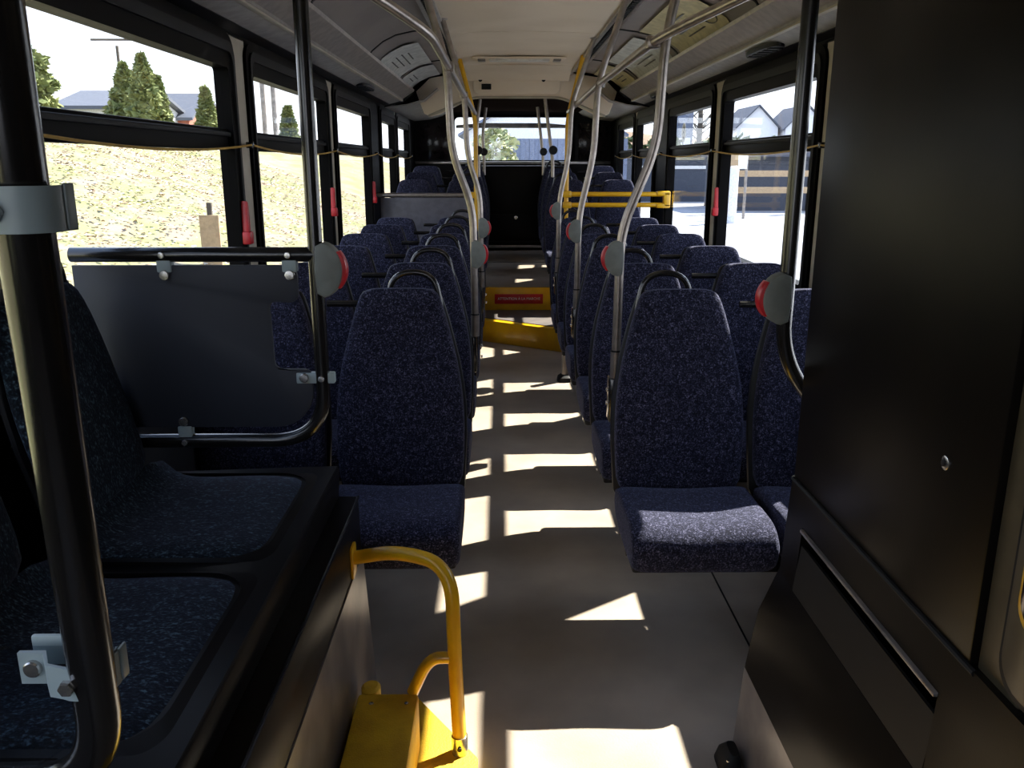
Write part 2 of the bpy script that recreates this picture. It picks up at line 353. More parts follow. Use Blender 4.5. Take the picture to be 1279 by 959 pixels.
# arched bulkhead between front and raised rear
bh = sroot('trim_3'); bh['label'] = 'cream arched bulkhead over the step'
top = [(-0.93, 2.15), (-0.80, 2.27), (-0.5, 2.315), (0.5, 2.315), (0.80, 2.27), (0.93, 2.15)]
bot = [(0.90, 2.06), (0.86, 1.955), (0.80, 1.93), (0.72, 1.95), (0.55, 2.03), (0.42, 2.09), (0.36, 2.10), (-0.36, 2.10), (-0.42, 2.09), (-0.55, 2.03), (-0.72, 1.95), (-0.80, 1.93), (-0.86, 1.955), (-0.90, 2.06)]
MB().prism([(C0+a, b) for a, b in top+bot], 'y', 8.2, 8.26, 0.008).build('bulkhead_panel', M['ceil'], bh)
MB().tube(curve([(C0-0.82, 8.20, 1.935), (C0-0.44, 8.20, 2.085), (C0-0.36, 8.20, 2.10), (C0+0.36, 8.20, 2.10), (C0+0.44, 8.20, 2.085), (C0+0.82, 8.20, 1.935)], 0.06), 0.012, 8).build('edge_bead', M['beige'], bh)
MB().prism(rrect(C0-0.40, C0+0.40, 2.125, 2.285, 0.06), 'y', 8.17, 8.205, 0.01).build('access_cover', M['ceil'], bh)
MB().box(C0-0.325, C0-0.235, 8.155, 8.172, 2.165, 2.215, 0.004).build('display_window', M['rubber'], bh)
for x in (-0.335, 0.245): MB().disc((C0+x, 8.17, 2.25), (0, -1, 0), 0.018, 0.012).build('latch', M['rubber'], bh)
# dropped front of ceiling just before bulkhead
MB().loft([[(C0+b, y, z) for b, z in [(-0.48, zc), (0.48, zc), (0.48, zc+0.01), (-0.48, zc+0.01)]] for y, zc in ((7.62, 2.318), (7.8, 2.312), (7.95, 2.30), (8.10, 2.275), (8.18, 2.24))]).build('ceiling_fillet', M['ceil'], bh)
hatch = thing('ceiling_light', 'pale rectangular lamp fitting on the ceiling before the bulkhead', 'ceiling light', (C0, 7.12, 2.32))
MB().box(-0.37, 0.37, -0.11, 0.11, -0.012, 0.0, 0.005).build('housing', M['ceil'], hatch)
MB().box(-0.24, 0.24, -0.055, 0.055, -0.026, -0.010, 0.006).build('diffuser', M['lamp'], hatch)
for s_ in (-1, 1): MB().box(s_*0.30-0.03, s_*0.30+0.03, -0.06, 0.06, -0.024, -0.01, 0.004).build('end_cap', M['kick'], hatch)

# rear wall with the window
RY = 10.7
rw = MB()
x0, x1 = C0-0.74, C0+0.74
rw.box(XL-.1, x0, RY, RY+0.08, 0.5, 2.4).box(x1, XR+.1, RY, RY+0.08, 0.5, 2.4).box(x0, x1, RY, RY+0.08, 0.5, 1.53).box(x0, x1, RY, RY+0.08, 2.06, 2.4)
rwo = rw.build('wall_rear', M['black'], smooth=False); struct(rwo, 'black rear wall around the rear window')
for s_ in (-1, 1):
    MB().box(*sorted((C0+s_*0.80, C0+s_*1.16)), RY-0.02, RY, 1.55, 1.98, 0.02).build('dark_glass_panel', M['darkglass'], rwo, True)
MB().box(XL, XR, RY-0.05, RY, 1.495, 1.53, 0.008).build('shelf_edge', M['alu'], rwo)
rwin = sroot('window_15'); rwin['label'] = 'wide rear window'
ring_prism(rrect(x0-0.02, x1+0.02, 1.51, 2.08, 0.06), rrect(x0+0.03, x1-0.03, 1.545, 2.045, 0.05), 'y', RY-0.015, RY+0.06).build('frame', M['frame'], rwin)
MB().box(x0+0.02, x1-0.02, RY+0.03, RY+0.036, 1.54, 2.05).build('pane', M['glass'], rwin, False)
# lamp bar across the top of the rear window
MB().prism([(x0+0.04, 1.925), (x1-0.04, 1.925), (x1-0.04, 1.96), (C0+0.40, 1.985), (C0-0.40, 1.985), (x0+0.04, 1.96)], 'y', RY+0.10, RY+0.16, 0.006).build('exterior_bar', M['kick'], rwin)
# engine cover block at the end of the aisle
ec = thing('engine_cover', 'black boxed engine cover with a small chrome latch at the end of the aisle', 'engine cover', (C0, 10.0, 0.55))
MB().box(-0.48, 0.52, -0.25, 0.69, 0.0, 0.93, 0.02).build('body', M['panel'], ec)
MB().box(-0.34, 0.42, -0.262, -0.25, 0.09, 0.40, 0.005).build('access_door', M['black'], ec)
MB().box(-0.42, 0.5, -0.275, -0.25, 0.02, 0.05, 0.006).build('nosing', M['alu'], ec)
MB().disc((0.02, -0.262, 0.36), (0, -1, 0), 0.022, 0.014).build('latch', M['bolt'], ec)

# unseen front end behind the camera, windscreen opening narrowed to dim the foreground
fw_ = MB().box(XL-.1, XR+.1, -1.7, -1.6, -0.06, 0.9).box(XL-.1, XR+.1, -1.7, -1.6, 2.05, 2.4).box(XL-.1, XL+0.05, -1.7, -1.6, 0.9, 2.05).box(0.0, XR+.1, -1.7, -1.6, 0.9, 2.05)
struct(fw_.build('wall_front', M['frame'], smooth=False))

# ================================================================== step
st = thing('aisle_step', 'yellow edged angled step up to the rear platform with a red notice', 'step', (C0, 7.5, 0))
MB().prism([(-0.42-C0+0.0, 7.50-7.5), (-0.14-C0, 7.22-7.5), (0.50-C0, 6.78-7.5), (0.62-C0, 6.78-7.5), (0.62-C0, 0.25), (-0.42-C0, 0.25)], 'z', 0.0, 0.19, 0.006).build('step_body', M['yellow'], st)
MB().prism([(-0.40-C0, 0.06), (-0.14-C0, -0.18), (0.40-C0, -0.58), (0.455-C0, -0.58), (0.455-C0, 0.24), (-0.40-C0, 0.24)], 'z', 0.19, 0.196).build('tread', M['tread'], st, True, 'dark tread')
MB().box(-0.45-C0, 0.66-C0, 0.20, 0.262, 0.19, 0.404, 0.006).build('riser', M['yellow'], st)
MB().box(-0.06-C0, 0.385-C0, 0.194, 0.200, 0.255, 0.345, 0.001).build('notice', M['red'], st, True, 'red notice with white lettering')
def text(body, size, loc, rot, m, parent, name='lettering', ext=0.0006):
    c = bpy.data.curves.new('t', 'FONT'); c.body = body; c.size = size; c.align_x = 'CENTER'; c.align_y = 'CENTER'; c.extrude = ext
    t = bpy.data.objects.new('t', c); COL.objects.link(t)
    dg = bpy.context.evaluated_depsgraph_get(); me = bpy.data.meshes.new_from_object(t.evaluated_get(dg)); bpy.data.objects.remove(t)
    me.materials.clear(); me.materials.append(m)
    o = bpy.data.objects.new(name, me); COL.objects.link(o); o.location = loc; o.rotation_euler = rot; o.parent = parent; return o
text('ATTENTION À LA MARCHE', 0.032, (0.163-C0, 0.1925, 0.302), (math.pi/2, 0, 0), M['white'], st)

# ================================================================== double seats
def sup(cx, cy, hw, hd, z, n=28, e=0.55, yf=None):
    out = []
    for k in range(n):
        a = 2*math.pi*k/n; c, s_ = math.cos(a), math.sin(a)
        out.append((cx+hw*math.copysign(abs(c)**e, c), cy+hd*math.copysign(abs(s_)**e, s_), z))
    return out
BK = [(0.43, .200), (0.45, .214), (0.60, .221), (0.70, .220), (0.78, .212), (0.86, .198), (0.94, .178), (1.00, .162), (1.045, .148), (1.075, .137), (1.092, .126), (1.10, .108)]
def back_mesh(cx, name, m, parent, zs=1.0):
    rings = []
    for i, (z, hw) in enumerate(BK):
        y = 0.045+(z-0.45)*0.17; hd = 0.045
        if z > 1.06: hd = 0.045-(z-1.06)*0.45
        if z < 0.44: hd = 0.035
        bul = 0.010*math.sin((z-0.45)/0.65*math.pi*1.5)
        r = []
        for (x, yy, zz) in sup(0, 0, hw, hd, z):
            # front face slightly dished between side bolsters
            if yy < 0: yy += 0.012*max(0, 1-(x/hw)**2) - 0.004
            r.append((cx+x, y+yy-bul, zz))
        rings.append(r)
    # round top
    z, hw = 1.106, 0.08; y = 0.045+(z-0.45)*0.17
    rings.append([(cx+x, y+yy, zz) for x, yy, zz in sup(0, 0, hw, 0.012, z)])
    return MB().loft(rings).build(name, m, parent, sub=1)
def shell_mesh(cx, parent):
    rings = []
    for z, hw in [(0.36, .18), (0.42, .212)]+BK[2:]:
        z2 = z-0.006; y = 0.092+(z-0.45)*0.17
        hd = 0.022 if z < 1.08 else 0.014
        rings.append([(cx+x, y+yy, zz) for x, yy, zz in sup(0, 0, hw+0.006, hd, z2)])
    return MB().loft(rings).build('back_shell', M['shell'], parent, label='black moulded back shell')
def cushion_mesh(cx, name, m, parent):
    prof = [(0.03, 0.470), (-0.08, 0.466), (-0.20, 0.470), (-0.30, 0.474), (-0.36, 0.466), (-0.395, 0.440), (-0.405, 0.405), (-0.398, 0.355), (-0.380, 0.325), (-0.34, 0.318), (-0.20, 0.318), (0.03, 0.318)]
    rings = []
    for x, ins, up in ((-.221, .022, .62), (-.219, .010, .80), (-.209, .0, .93), (-.175, -.002, 1.0), (-.08, 0, 1), (0, 0.003, 1), (.08, 0, 1), (.175, -.002, 1), (.209, 0, .93), (.219, .010, .80), (.221, .022, .62)):
        r = []
        for (y, z) in prof:
            zz = 0.43-(0.43-z)*up if z < 0.43 else z-ins*0.9-(0.004 if abs(x) < 0.1 else 0)
            yy = y+ins if y < -0.3 else y
            r.append((cx+x, yy, zz))
        rings.append(r)
    return MB().loft(rings).build(name, m, parent, sub=1)
def make_double(hand):
    """hand +1: aisle side is at -x (right of the aisle)"""
    r = thing('double_seat', 'double seat', 'bus seat')
    for cx in (-0.2375, 0.2375):
        cushion_mesh(cx, 'seat_cushion', M['seat'], r)
        b = back_mesh(cx, 'backrest', M['seat'], r)
        shell_mesh(cx, r)
        if cx*hand > 0: continue
        hx = cx-hand*0.045
        a = curve([(hx-0.095, 0.185, 1.03), (hx-0.07, 0.19, 1.155), (hx+0.07, 0.19, 1.155), (hx+0.095, 0.185, 1.03)], 0.07)
        MB().tube(a, 0.0105, 10).build('grab_handle', M['tube'], r)
    MB().box(-0.44, 0.44, -0.30, 0.03, 0.285, 0.318, 0.01).build('seat_pan', M['shell'], r)
    MB().tube([(-0.43*hand, -0.10, 0.27), (0.47*hand, -0.10, 0.27)], 0.02, 10).tube([(-0.43*hand, 0.06, 0.27), (0.47*hand, 0.06, 0.27)], 0.02, 10).build('cross_frame', M['tube'], r)
    MB().tube([(-0.02, 0.20, 1.045), (0.20, 0.20, 1.045)], 0.012, 8).build('back_brace', M['tube'], r)
    fx = 0.28*hand
    MB().tube([(fx, -0.02, 0.0), (fx, -0.02, 0.27)], 0.024, 12).build('leg', M['tube'], r)
    MB().box(fx-0.05, fx+0.05, -0.10, 0.06, 0.0, 0.012, 0.004).build('foot_plate', M['tube'], r)
    return r
ords = ['first', 'second', 'third', 'fourth', 'fifth', 'sixth']
protoR = make_double(1); protoL = make_double(-1)
extraR = {0: 'with a sunlit aisle cushion', 1: 'behind the sunlit front seat', 2: 'with a steel pole', 3: 'with sunlit shoulders', 4: 'just before the rearmost front row', 5: 'just before the yellow guard rails'}
extraL = {0: 'behind the slate partition panel', 1: 'with a curved steel pole', 2: 'between the two left steel poles', 3: 'with a steel pole', 4: 'one row before the modesty panel', 5: 'directly before the grey modesty panel'}
for k in range(6):
    o = protoR if k == 0 else copy_tree(protoR)
    o.location = (0.8425, 2.665+0.757*k, 0); tag(o, 'navy speckled double seat, %s row right of the aisle, %s' % (ords[k], extraR[k]), 'bus seat', 'front section double seats')
    o = protoL if k == 0 else copy_tree(protoL)
    o.location = (-0.5845, 2.70+0.757*k, 0); tag(o, 'navy speckled double seat, %s row left of the aisle, %s' % (ords[k], extraL[k]), 'bus seat', 'front section double seats')
rlab = ['first', 'middle', 'last']
for k in range(3):
    for sd, pr, x in (('right', protoR, 0.8425+0.03), ('left', protoL, -0.5845)):
        o = copy_tree(pr); o.location = (x, 8.0+0.72*k, 0.255+0.06*k)
        tag(o, 'dark navy double seat on the raised rear platform, %s row %s of the aisle' % (rlab[k], sd), 'bus seat', 'rear section double seats')
# platform boxes under rear seats are the raised floor; a box under the rear seats' legs
ped = thing('seat_pedestal', 'grey tapered seat pedestal with a black foot on the aisle floor at right', 'pedestal', (0.455, 5.86, 0))
MB().loft([sup(0, 0, 0.024, 0.03, 0.05), sup(0, 0, 0.020, 0.03, 0.27)]).build('post', M['kick'], ped)
MB().loft([sup(0, 0, 0.055, 0.07, 0.0), sup(0, 0, 0.05, 0.065, 0.03), sup(0, 0, 0.026, 0.034, 0.05)]).build('foot', M['rubber'], ped)

# ================================================================== steel grab poles
def pole(x0, x1, y, label, zb=0.80, mtl='steel', button=True, z_lo=1.28, z_hi=1.56, side=1, zflare=1.90, dx=0.11, group='curved steel grab poles', btnz=1.17, r=0.016, rail=True):
    t = thing('grab_pole', label, 'pole', (x0, y, zb), group=group)
    P = curve([(0, 0, 0), (0.004*side, 0, z_lo-zb), (x1-x0, -0.02, z_hi-zb), (x1-x0+0.012*side, -0.02, zflare-zb), (x1-x0+dx*side, -0.02, 2.335-zb)], 0.09)
    MB().tube(P, r, 14).build('tube', M[mtl], t)
    MB().disc((P[-1].x, P[-1].y, 2.325-zb), (0, 0, -1), 0.036, 0.016, 18).build('ceiling_flange', M['alu'], t)
    if mtl == 'steel':
        MB().tube([(0, 0, -0.035), (0, 0, 0.06)], r*1.18, 14).build('ferrule', M['steel'], t)
        MB().tube([(0, 0, 0.061), (0, 0, 0.067)], r*1.25, 14).build('collar', M['rubber'], t)
        MB().box(-0.022, 0.026+0.02*side, -0.02, 0.05, -0.20, -0.035, 0.006).build('seat_bracket', M['tube'], t)
        for z in (-0.08, -0.13): MB().disc((-0.024*side if side > 0 else 0.024, 0.0, z), (-side, 0, 0), 0.008, 0.008, 10).build('bolt', M['bolt'], t)
    if button: stop_button(t, (0.0, 0, btnz-zb), -side, 0.062)
    return t
def stop_button(parent, loc, side, h, red=True):
    """half-round stop request housing with a red push face; side -1 faces left (-x)"""
    x, y, z = loc
    prof = [(x+side*0.052*math.cos(a), z+h*math.sin(a)) for a in [math.radians(d) for d in range(-84, 85, 12)]]+[(x-side*0.012, z+h*0.86), (x-side*0.016, z), (x-side*0.012, z-h*0.86)]
    b = MB().prism(prof, 'y', y-0.024, y+0.024, 0.006).build('stop_button', M['btn'], parent, label='grey half-round stop request button')
    pr = [(x+side*(0.052+0.010)*math.cos(a), z+h*0.98*math.sin(a)) for a in [math.radians(d) for d in range(-44, 45, 8)]]+[(x+side*(0.040)*math.cos(a), z+h*0.9*math.sin(a)) for a in [math.radians(d) for d in range(44, -45, -8)]]
    MB().prism(pr, 'y', y-0.018, y+0.018, 0.003).build('push_strip', M['red'], b, label='red push strip')
pole(0.412, 0.525, 2.95, 'curved steel grab pole at the first seat row right of the aisle, nearest the camera', z_hi=1.575, z_lo=1.29, dx=0.105, side=1, btnz=1.195)
pole(0.403, 0.475, 4.46, 'curved steel grab pole at the third seat row right of the aisle', side=1, z_lo=1.25, dx=0.155, btnz=1.17)
pole(0.403, 0.468, 5.99, 'curved steel grab pole at the fifth seat row right of the aisle', side=1, z_lo=1.27, dx=0.162, btnz=1.19)
pole(-0.117, -0.208, 3.71, 'curved steel grab pole at the second seat row left of the aisle', side=-1, z_lo=1.33, dx=0.138, btnz=1.13)
pole(-0.122, -0.200, 5.23, 'curved steel grab pole at the fourth seat row left of the aisle', side=-1, z_lo=1.33, dx=0.138, btnz=1.13)
for x, x1, y, s_, lb in ((0.50, 0.46, 8.35, 1, 'steel grab pole on the rear platform right of the aisle, nearer one'), (0.47, 0.44, 9.6, 1, 'steel grab pole on the rear platform right of the aisle, farther one'), (-0.215, -0.235, 8.45, -1, 'steel grab pole on the rear platform left of the aisle, nearer one'), (-0.185, -0.20, 9.7, -1, 'steel grab pole on the rear platform left of the aisle, farther one')):
    t = thing('grab_pole', lb, 'pole', (x, y, 1.38), group='rear platform steel poles')
    MB().tube(curve([(0, 0, 0), (0.0, 0, 0.16), (x1-x, 0, 0.42), (x1-x-0.04*s_, 0, 0.72)], 0.08), 0.016, 12).build('tube', M['steel'], t)
    MB().disc((0, -0.02, 0.25), (0, -1, 0), 0.042, 0.03, 18).build('stop_button', M['shell'], t, label='round black stop button')
# long rails
rt = thing('grab_rail', 'long steel overhead grab rail above the seats right of the aisle', 'rail', (0.50, 2.7, 1.90), group='overhead steel grab rails')
MB().tube(curve([(0.40, -0.72, 2.09-1.90), (0.27, -0.33, 0.10), (0.0, 0.12, 0.0), (-0.005, 1.8, 0.0), (0.03, 4.2, 0.0)], 0.16), 0.0155, 12).build('tube', M['steel'], rt)
for y in (0.245, 1.75, 3.28): MB().box(-0.022, 0.024, y-0.02, y+0.02, -0.02, 0.02, 0.008).build('cross_clamp', M['steel'], rt)
lt = thing('grab_rail', 'long steel overhead grab rail above the seats left of the aisle', 'rail', (-0.215, 2.7, 1.90), group='overhead steel grab rails')
MB().tube(curve([(-0.36, -0.45, 0.17), (-0.13, -0.22, 0.06), (0.0, 0.06, 0.0), (0.0, 1.8, 0.0), (0.01, 4.45, 0.0)], 0.14), 0.0155, 12).build('tube', M['steel'], lt)
for y in (0.99, 2.51): MB().box(-0.022, 0.024, y-0.02, y+0.02, -0.02, 0.02, 0.008).build('cross_clamp', M['steel'], lt)

# yellow poles & guards
def ypole(x, y, s_, label, tops):
    t = thing('grab_pole', label, 'pole', (x, y, 0), group='yellow poles before the step')
    MB().tube(curve([(0, 0, 0.30), (0, 0, 1.55), (0.0, 0, 1.85)]+tops, 0.10), 0.018, 14).build('tube', M['yellow'], t)
    MB().disc((0, 0, 0.0), 'z', 0.045, 0.012).tube([(0, 0, 0.0), (0, 0, 0.32)], 0.020, 12).build('base', M['kick'], t)
    return t
yl = ypole(-0.205, 7.15, -1, 'yellow grab pole at the modesty panel left of the aisle', [(-0.05, 0, 2.05), (-0.13, 0, 2.345)])
yr = ypole(0.525, 6.90, 1, 'yellow grab pole holding the guard rails right of the aisle', [(0.05, 0, 2.05), (0.12, 0, 2.345)])
g = thing('guard_rail', 'two bar yellow guard rail from pole to right wall', 'guard rail', (0.525, 6.88, 1.23))
for z in (0.042, -0.042): MB().tube([(0, 0, z), (0.78, 0, z)], 0.0185, 12).build('bar', M['yellow'], g)
MB().box(0.72, 0.83, -0.03, 0.03, -0.066, -0.03, 0.01).box(0.72, 0.83, -0.03, 0.03, 0.03, 0.066, 0.01).box(0.775, 0.83, -0.03, 0.03, -0.06, 0.06, 0.01).build('wall_bracket', M['yellow'], g)
for z in (0.042, -0.042): MB().box(-0.03, 0.04, -0.025, 0.025, z-0.025, z+0.025, 0.008).build('pole_bracket', M['yellow'], g)
mp = thing('modesty_panel', 'grey modesty panel with steel top rail behind the left front seats', 'panel', (-0.6, 7.16, 0.4))
MB().box(-0.40, 0.33, -0.008, 0.008, 0.0, 0.835, 0.004).build('panel', M['modesty'], mp)
MB().tube([(-0.44, 0, 0.855), (0.36, 0, 0.855)], 0.018, 12).build('top_rail', M['steel'], mp)
MB().box(0.34, 0.41, -0.02, 0.02, 0.83, 0.88, 0.008).build('pole_bracket', M['yellow'], mp)
# black wide post panel near rear side windows left
# ================================================================== red window handles
def handle(side, y, label):
    sg = -1 if side == 'left' else 1; X = (XL if sg < 0 else XR)-sg*0.014
    t = thing('emergency_handle', label, 'handle', (X, y, 1.20), group='red emergency window handles')
    MB().prism([(-0.016, 0), (0.016, 0), (0.018, 0.07), (0.010, 0.165), (-0.006, 0.17), (-0.014, 0.08)], 'x', *sorted((0, -sg*0.026)), 0.004).build('lever', M['red'], t)
    MB().box(*sorted((0, -sg*0.034)), -0.024, 0.024, 0.0, 0.05, 0.005).build('pivot_block', M['red'], t)
handle('left', 3.44, 'red emergency handle on the nearest left window frame')
handle('left', 5.26, 'red emergency handle on the second left window frame')
handle('left', 6.97, 'red emergency handle on the left frame before the wide black post')
handle('right', 5.27, 'red emergency handle on the window frame at right')
# stop cords
def cord(side, pts, label):
    sg = -1 if side == 'left' else 1; X = (XL if sg < 0 else XR)-sg*0.035
    P = []
    for (a, b) in zip(pts[:-1], pts[1:]):
        for k in range(10):
            t = k/10; P.append((X, a+(b-a)*t, 1.588-0.030*4*t*(1-t)*(1 if b-a > 1.0 else 0.6)))
    P.append((X, pts[-1], 1.588))
    o = thing('stop_cord', label, 'cord')
    MB().tube(P, 0.0042, 7).build('cord', M['cord'], o)
    for y in pts: MB().box(*sorted((X-sg*0.006, X+sg*0.022)), y-0.012, y+0.012, 1.575, 1.600, 0.003).build('cord_clip', M['tube'], o)
cp_ = [0.1, 1.78, 3.58, 5.42, 7.2, 8.68, 9.98]
cord('left', cp_, 'yellow stop cord sagging along the left windows')
cord('right', cp_, 'yellow stop cord sagging along the right windows')
# speaker grilles in underside
for sg, y, lb in ((-1, 6.3, 'black oval speaker under the left lip'), (1, 4.25, 'black oval speaker under the right lip, nearest'), (1, 7.0, 'black oval speaker under the right lip, farther one')):
    t = thing('speaker_grille', lb, 'speaker', (C0+sg*1.105, y, 2.03), group='oval ceiling speakers')
    MB().loft([sup(0, 0, 0.052, 0.24, 0.012, e=0.8), sup(0, 0, 0.050, 0.23, -0.006, e=0.8)]).build('rim', M['shell'], t)
    for k in range(5): MB().box(-0.032, 0.032, -0.16+k*0.08-0.02, -0.16+k*0.08+0.02, -0.012, -0.004, 0.002).build('slat', M['rubber'], t)

# advert cards in the cove
def card(sg, y0, y1, m, label, lines, b0=0.925, b1=0.66):
    prof = [(0.965, 2.162), (0.94, 2.196), (0.88, 2.236), (0.80, 2.273), (0.70, 2.295), (0.62, 2.305)]
    t = thing('advert_card', label, 'advert card', (C0+sg*0.85, (y0+y1)/2, 2.2))
    pr = [(b*sg, z-0.006) for b, z in prof if b1-0.02 <= b]
    o = sweep(pr, y0, y1, 0.002, 'card', m, t); o.location = (-t.location.x, -t.location.y, -t.location.z)
    ym = (y0+y1)/2
    for (b, z, ya, yb, wd) in lines:
        q = MB().box(C0+sg*b-wd/2, C0+sg*b+wd/2, y0+(y1-y0)*ya, y0+(y1-y0)*yb, z-0.0105, z-0.0085)
        q = q.build('text_line', M['ink'], t, False); q.location = (-t.location.x, -t.location.y, -t.location.z)
    if sg > 0 and m is M['cardy'] and y0 < 5:
        P = [(C0+0.895+0.030*math.cos(a), y0+0.16+0.09*math.sin(a), 2.216-0.020*math.cos(a)) for a in [k*math.pi/10 for k in range(21)]]
        q = MB().tube(P, 0.003, 6).build('round_symbol', M['ink'], t); q.location = (-t.location.x, -t.location.y, -t.location.z)
    return t
L1 = [(0.915, 2.213, .30, .62, .012), (0.88, 2.236, .25, .7, .012), (0.84, 2.2545, .25, .75, .012), (0.80, 2.273, .3, .6, .012)]
card(-1, 6.0, 7.15, M['card'], 'white printed notice card in the left cove', L1)
card(-1, 7.3, 8.1, M['card'], 'pale notice card in the left cove nearest the bulkhead', L1[:2])
card(1, 4.35, 5.5, M['cardy'], 'cream notice card with round symbol in the right cove', L1)
card(1, 5.75, 7.1, M['card'], 'white notice card in the middle of the right cove', L1)
card(1, 7.3, 8.1, M['cardy'], 'small cream card in the right cove nearest the bulkhead', L1[:2])

# ================================================================== left foreground: partition panel
pp = thing('partition_panel', 'slate grey partition panel in a black tube frame behind the side bench', 'partition', (-0.462, 2.112, 0.0))
ZQ = lambda z: z
rr = 0.0185
MB().tube(curve([(0, 0, 2.30), (0.0, 0, 0.812), (-0.56, 0, 0.812)], 0.14, 12), rr, 16).build('post', M['tube'], pp, label='black tube post bent into the bottom rail')
MB().tube([(-0.605, 0, 1.298), (-0.0, 0, 1.298)], rr, 16).build('top_rail', M['tube'], pp)
notch = [(-0.545, 0.845), (-0.11, 0.845)]
out = [(-0.545, 0.85)]
def arc(cx, cz, r, a0, a1, n=8): return [(cx+r*math.cos(math.radians(a0+(a1-a0)*k/n)), cz+r*math.sin(math.radians(a0+(a1-a0)*k/n))) for k in range(n+1)]
out += arc(-0.125, 0.95, 0.10, -90, 0, 8) + arc(-0.045, 0.985, 0.02, 0, 90, 4)
out += [(-0.105, 1.005)] + arc(-0.10, 1.025, 0.02, 270, 180, 4) + arc(-0.107, 1.165, 0.015, 180, 90, 4)
out += arc(-0.070, 1.20, 0.022, -90, 0, 4) + arc(-0.075, 1.245, 0.027, 0, 90, 5) + [(-0.585, 1.272), (-0.585, 0.85)]
out = [(a if a > -0.54 else a-0.02, ZQ(b)) for a, b in out]
MB().prism(out, 'y', -0.006, 0.006, 0.002).build('infill_plate', M['grey'], pp, label='slate grey plate with a rectangular notch at its right')
for (x, z, dz) in ((-0.375, 1.285, 1), (-0.065, 1.285, 1), (-0.365, 0.835, -1)):
    c = MB().box(x-0.018, x+0.018, -0.012, 0.0125, z-0.03, z+0.018, 0.003).build('bracket', M['clamp'], pp)
    MB().disc((x, -0.0185, 1.298 if dz > 0 else 0.812), (0, -1, 0), 0.008, 0.006, 12).build('bolt', M['bolt'], c)
    MB().disc((x, -0.008, 1.248 if dz > 0 else 0.868), (0, -1, 0), 0.013, 0.010, 14).build('bolt', M['bolt'], c)
c = MB().box(-0.066, 0.032, -0.010, 0.012, 0.968, 0.996, 0.003).build('bracket', M['clamp'], pp)
MB().disc((0.0, -0.0185, 0.982), (0, -1, 0), 0.008, 0.006, 12).build('bolt', M['bolt'], c)
MB().disc((-0.045, -0.010, 0.984), (0, -1, 0), 0.012, 0.010, 14).build('bolt', M['bolt'], c)
stop_button(pp, (0.018, -0.012, 1.262), 1, 0.068)

# ---- side bench platform
BX = -0.40
pl = thing('bench_platform', 'black bench platform with scuffed kick plate over the wheel housing', 'bench platform', (BX, 1.2, 0))
Y0, Y1 = -0.9, 1.0     # relative to 1.2
MB().prism([(-0.645, 0.0), (0.018, 0.0), (0.0, 0.44), (-0.645, 0.44)], 'y', Y0, Y1).build('body', M['black'], pl)
MB().prism([(-0.645, 0.44), (0.0, 0.44), (-0.002, 0.612), (-0.006, 0.617), (-0.05, 0.617), (-0.645, 0.617)], 'y', Y0, Y1, 0.003).build('upper_body', M['panel'], pl)
MB().add([(0.0035, Y0, 0.445), (0.0035, Y1-0.004, 0.445), (0.0215, Y1+0.03, 0.0), (0.0215, Y0, 0.0), (-0.005, Y0, 0.445), (-0.005, Y1-0.004, 0.445), (0.01, Y1+0.03, 0.0), (0.01, Y0, 0.0)],
         [(0, 1, 2, 3), (4, 7, 6, 5), (0, 4, 5, 1), (3, 2, 6, 7), (1, 5, 6, 2), (0, 3, 7, 4)]).build('kick_plate', M['kick'], pl, False, 'scuffed grey kick plate')
MB().tube([(-0.002, Y0, 0.615), (-0.002, Y1, 0.615)], 0.004, 6).build('edge_trim', M['tube'], pl)
MB().prism([(-0.645, 0.617), (-0.055, 0.617), (-0.050, 0.70), (-0.055, 0.708), (-0.645, 0.690)], 'y', Y0, Y1, 0.004).build('seat_ledge', M['black'], pl)
MB().box(0.002, 0.008, -0.20, -0.185, 0.50, 0.61, 0.002).build('panel_joint', M['rubber'], pl)
MB().box(0.002, 0.008, -0.36, -0.345, 0.50, 0.61, 0.002).build('panel_joint', M['rubber'], pl)
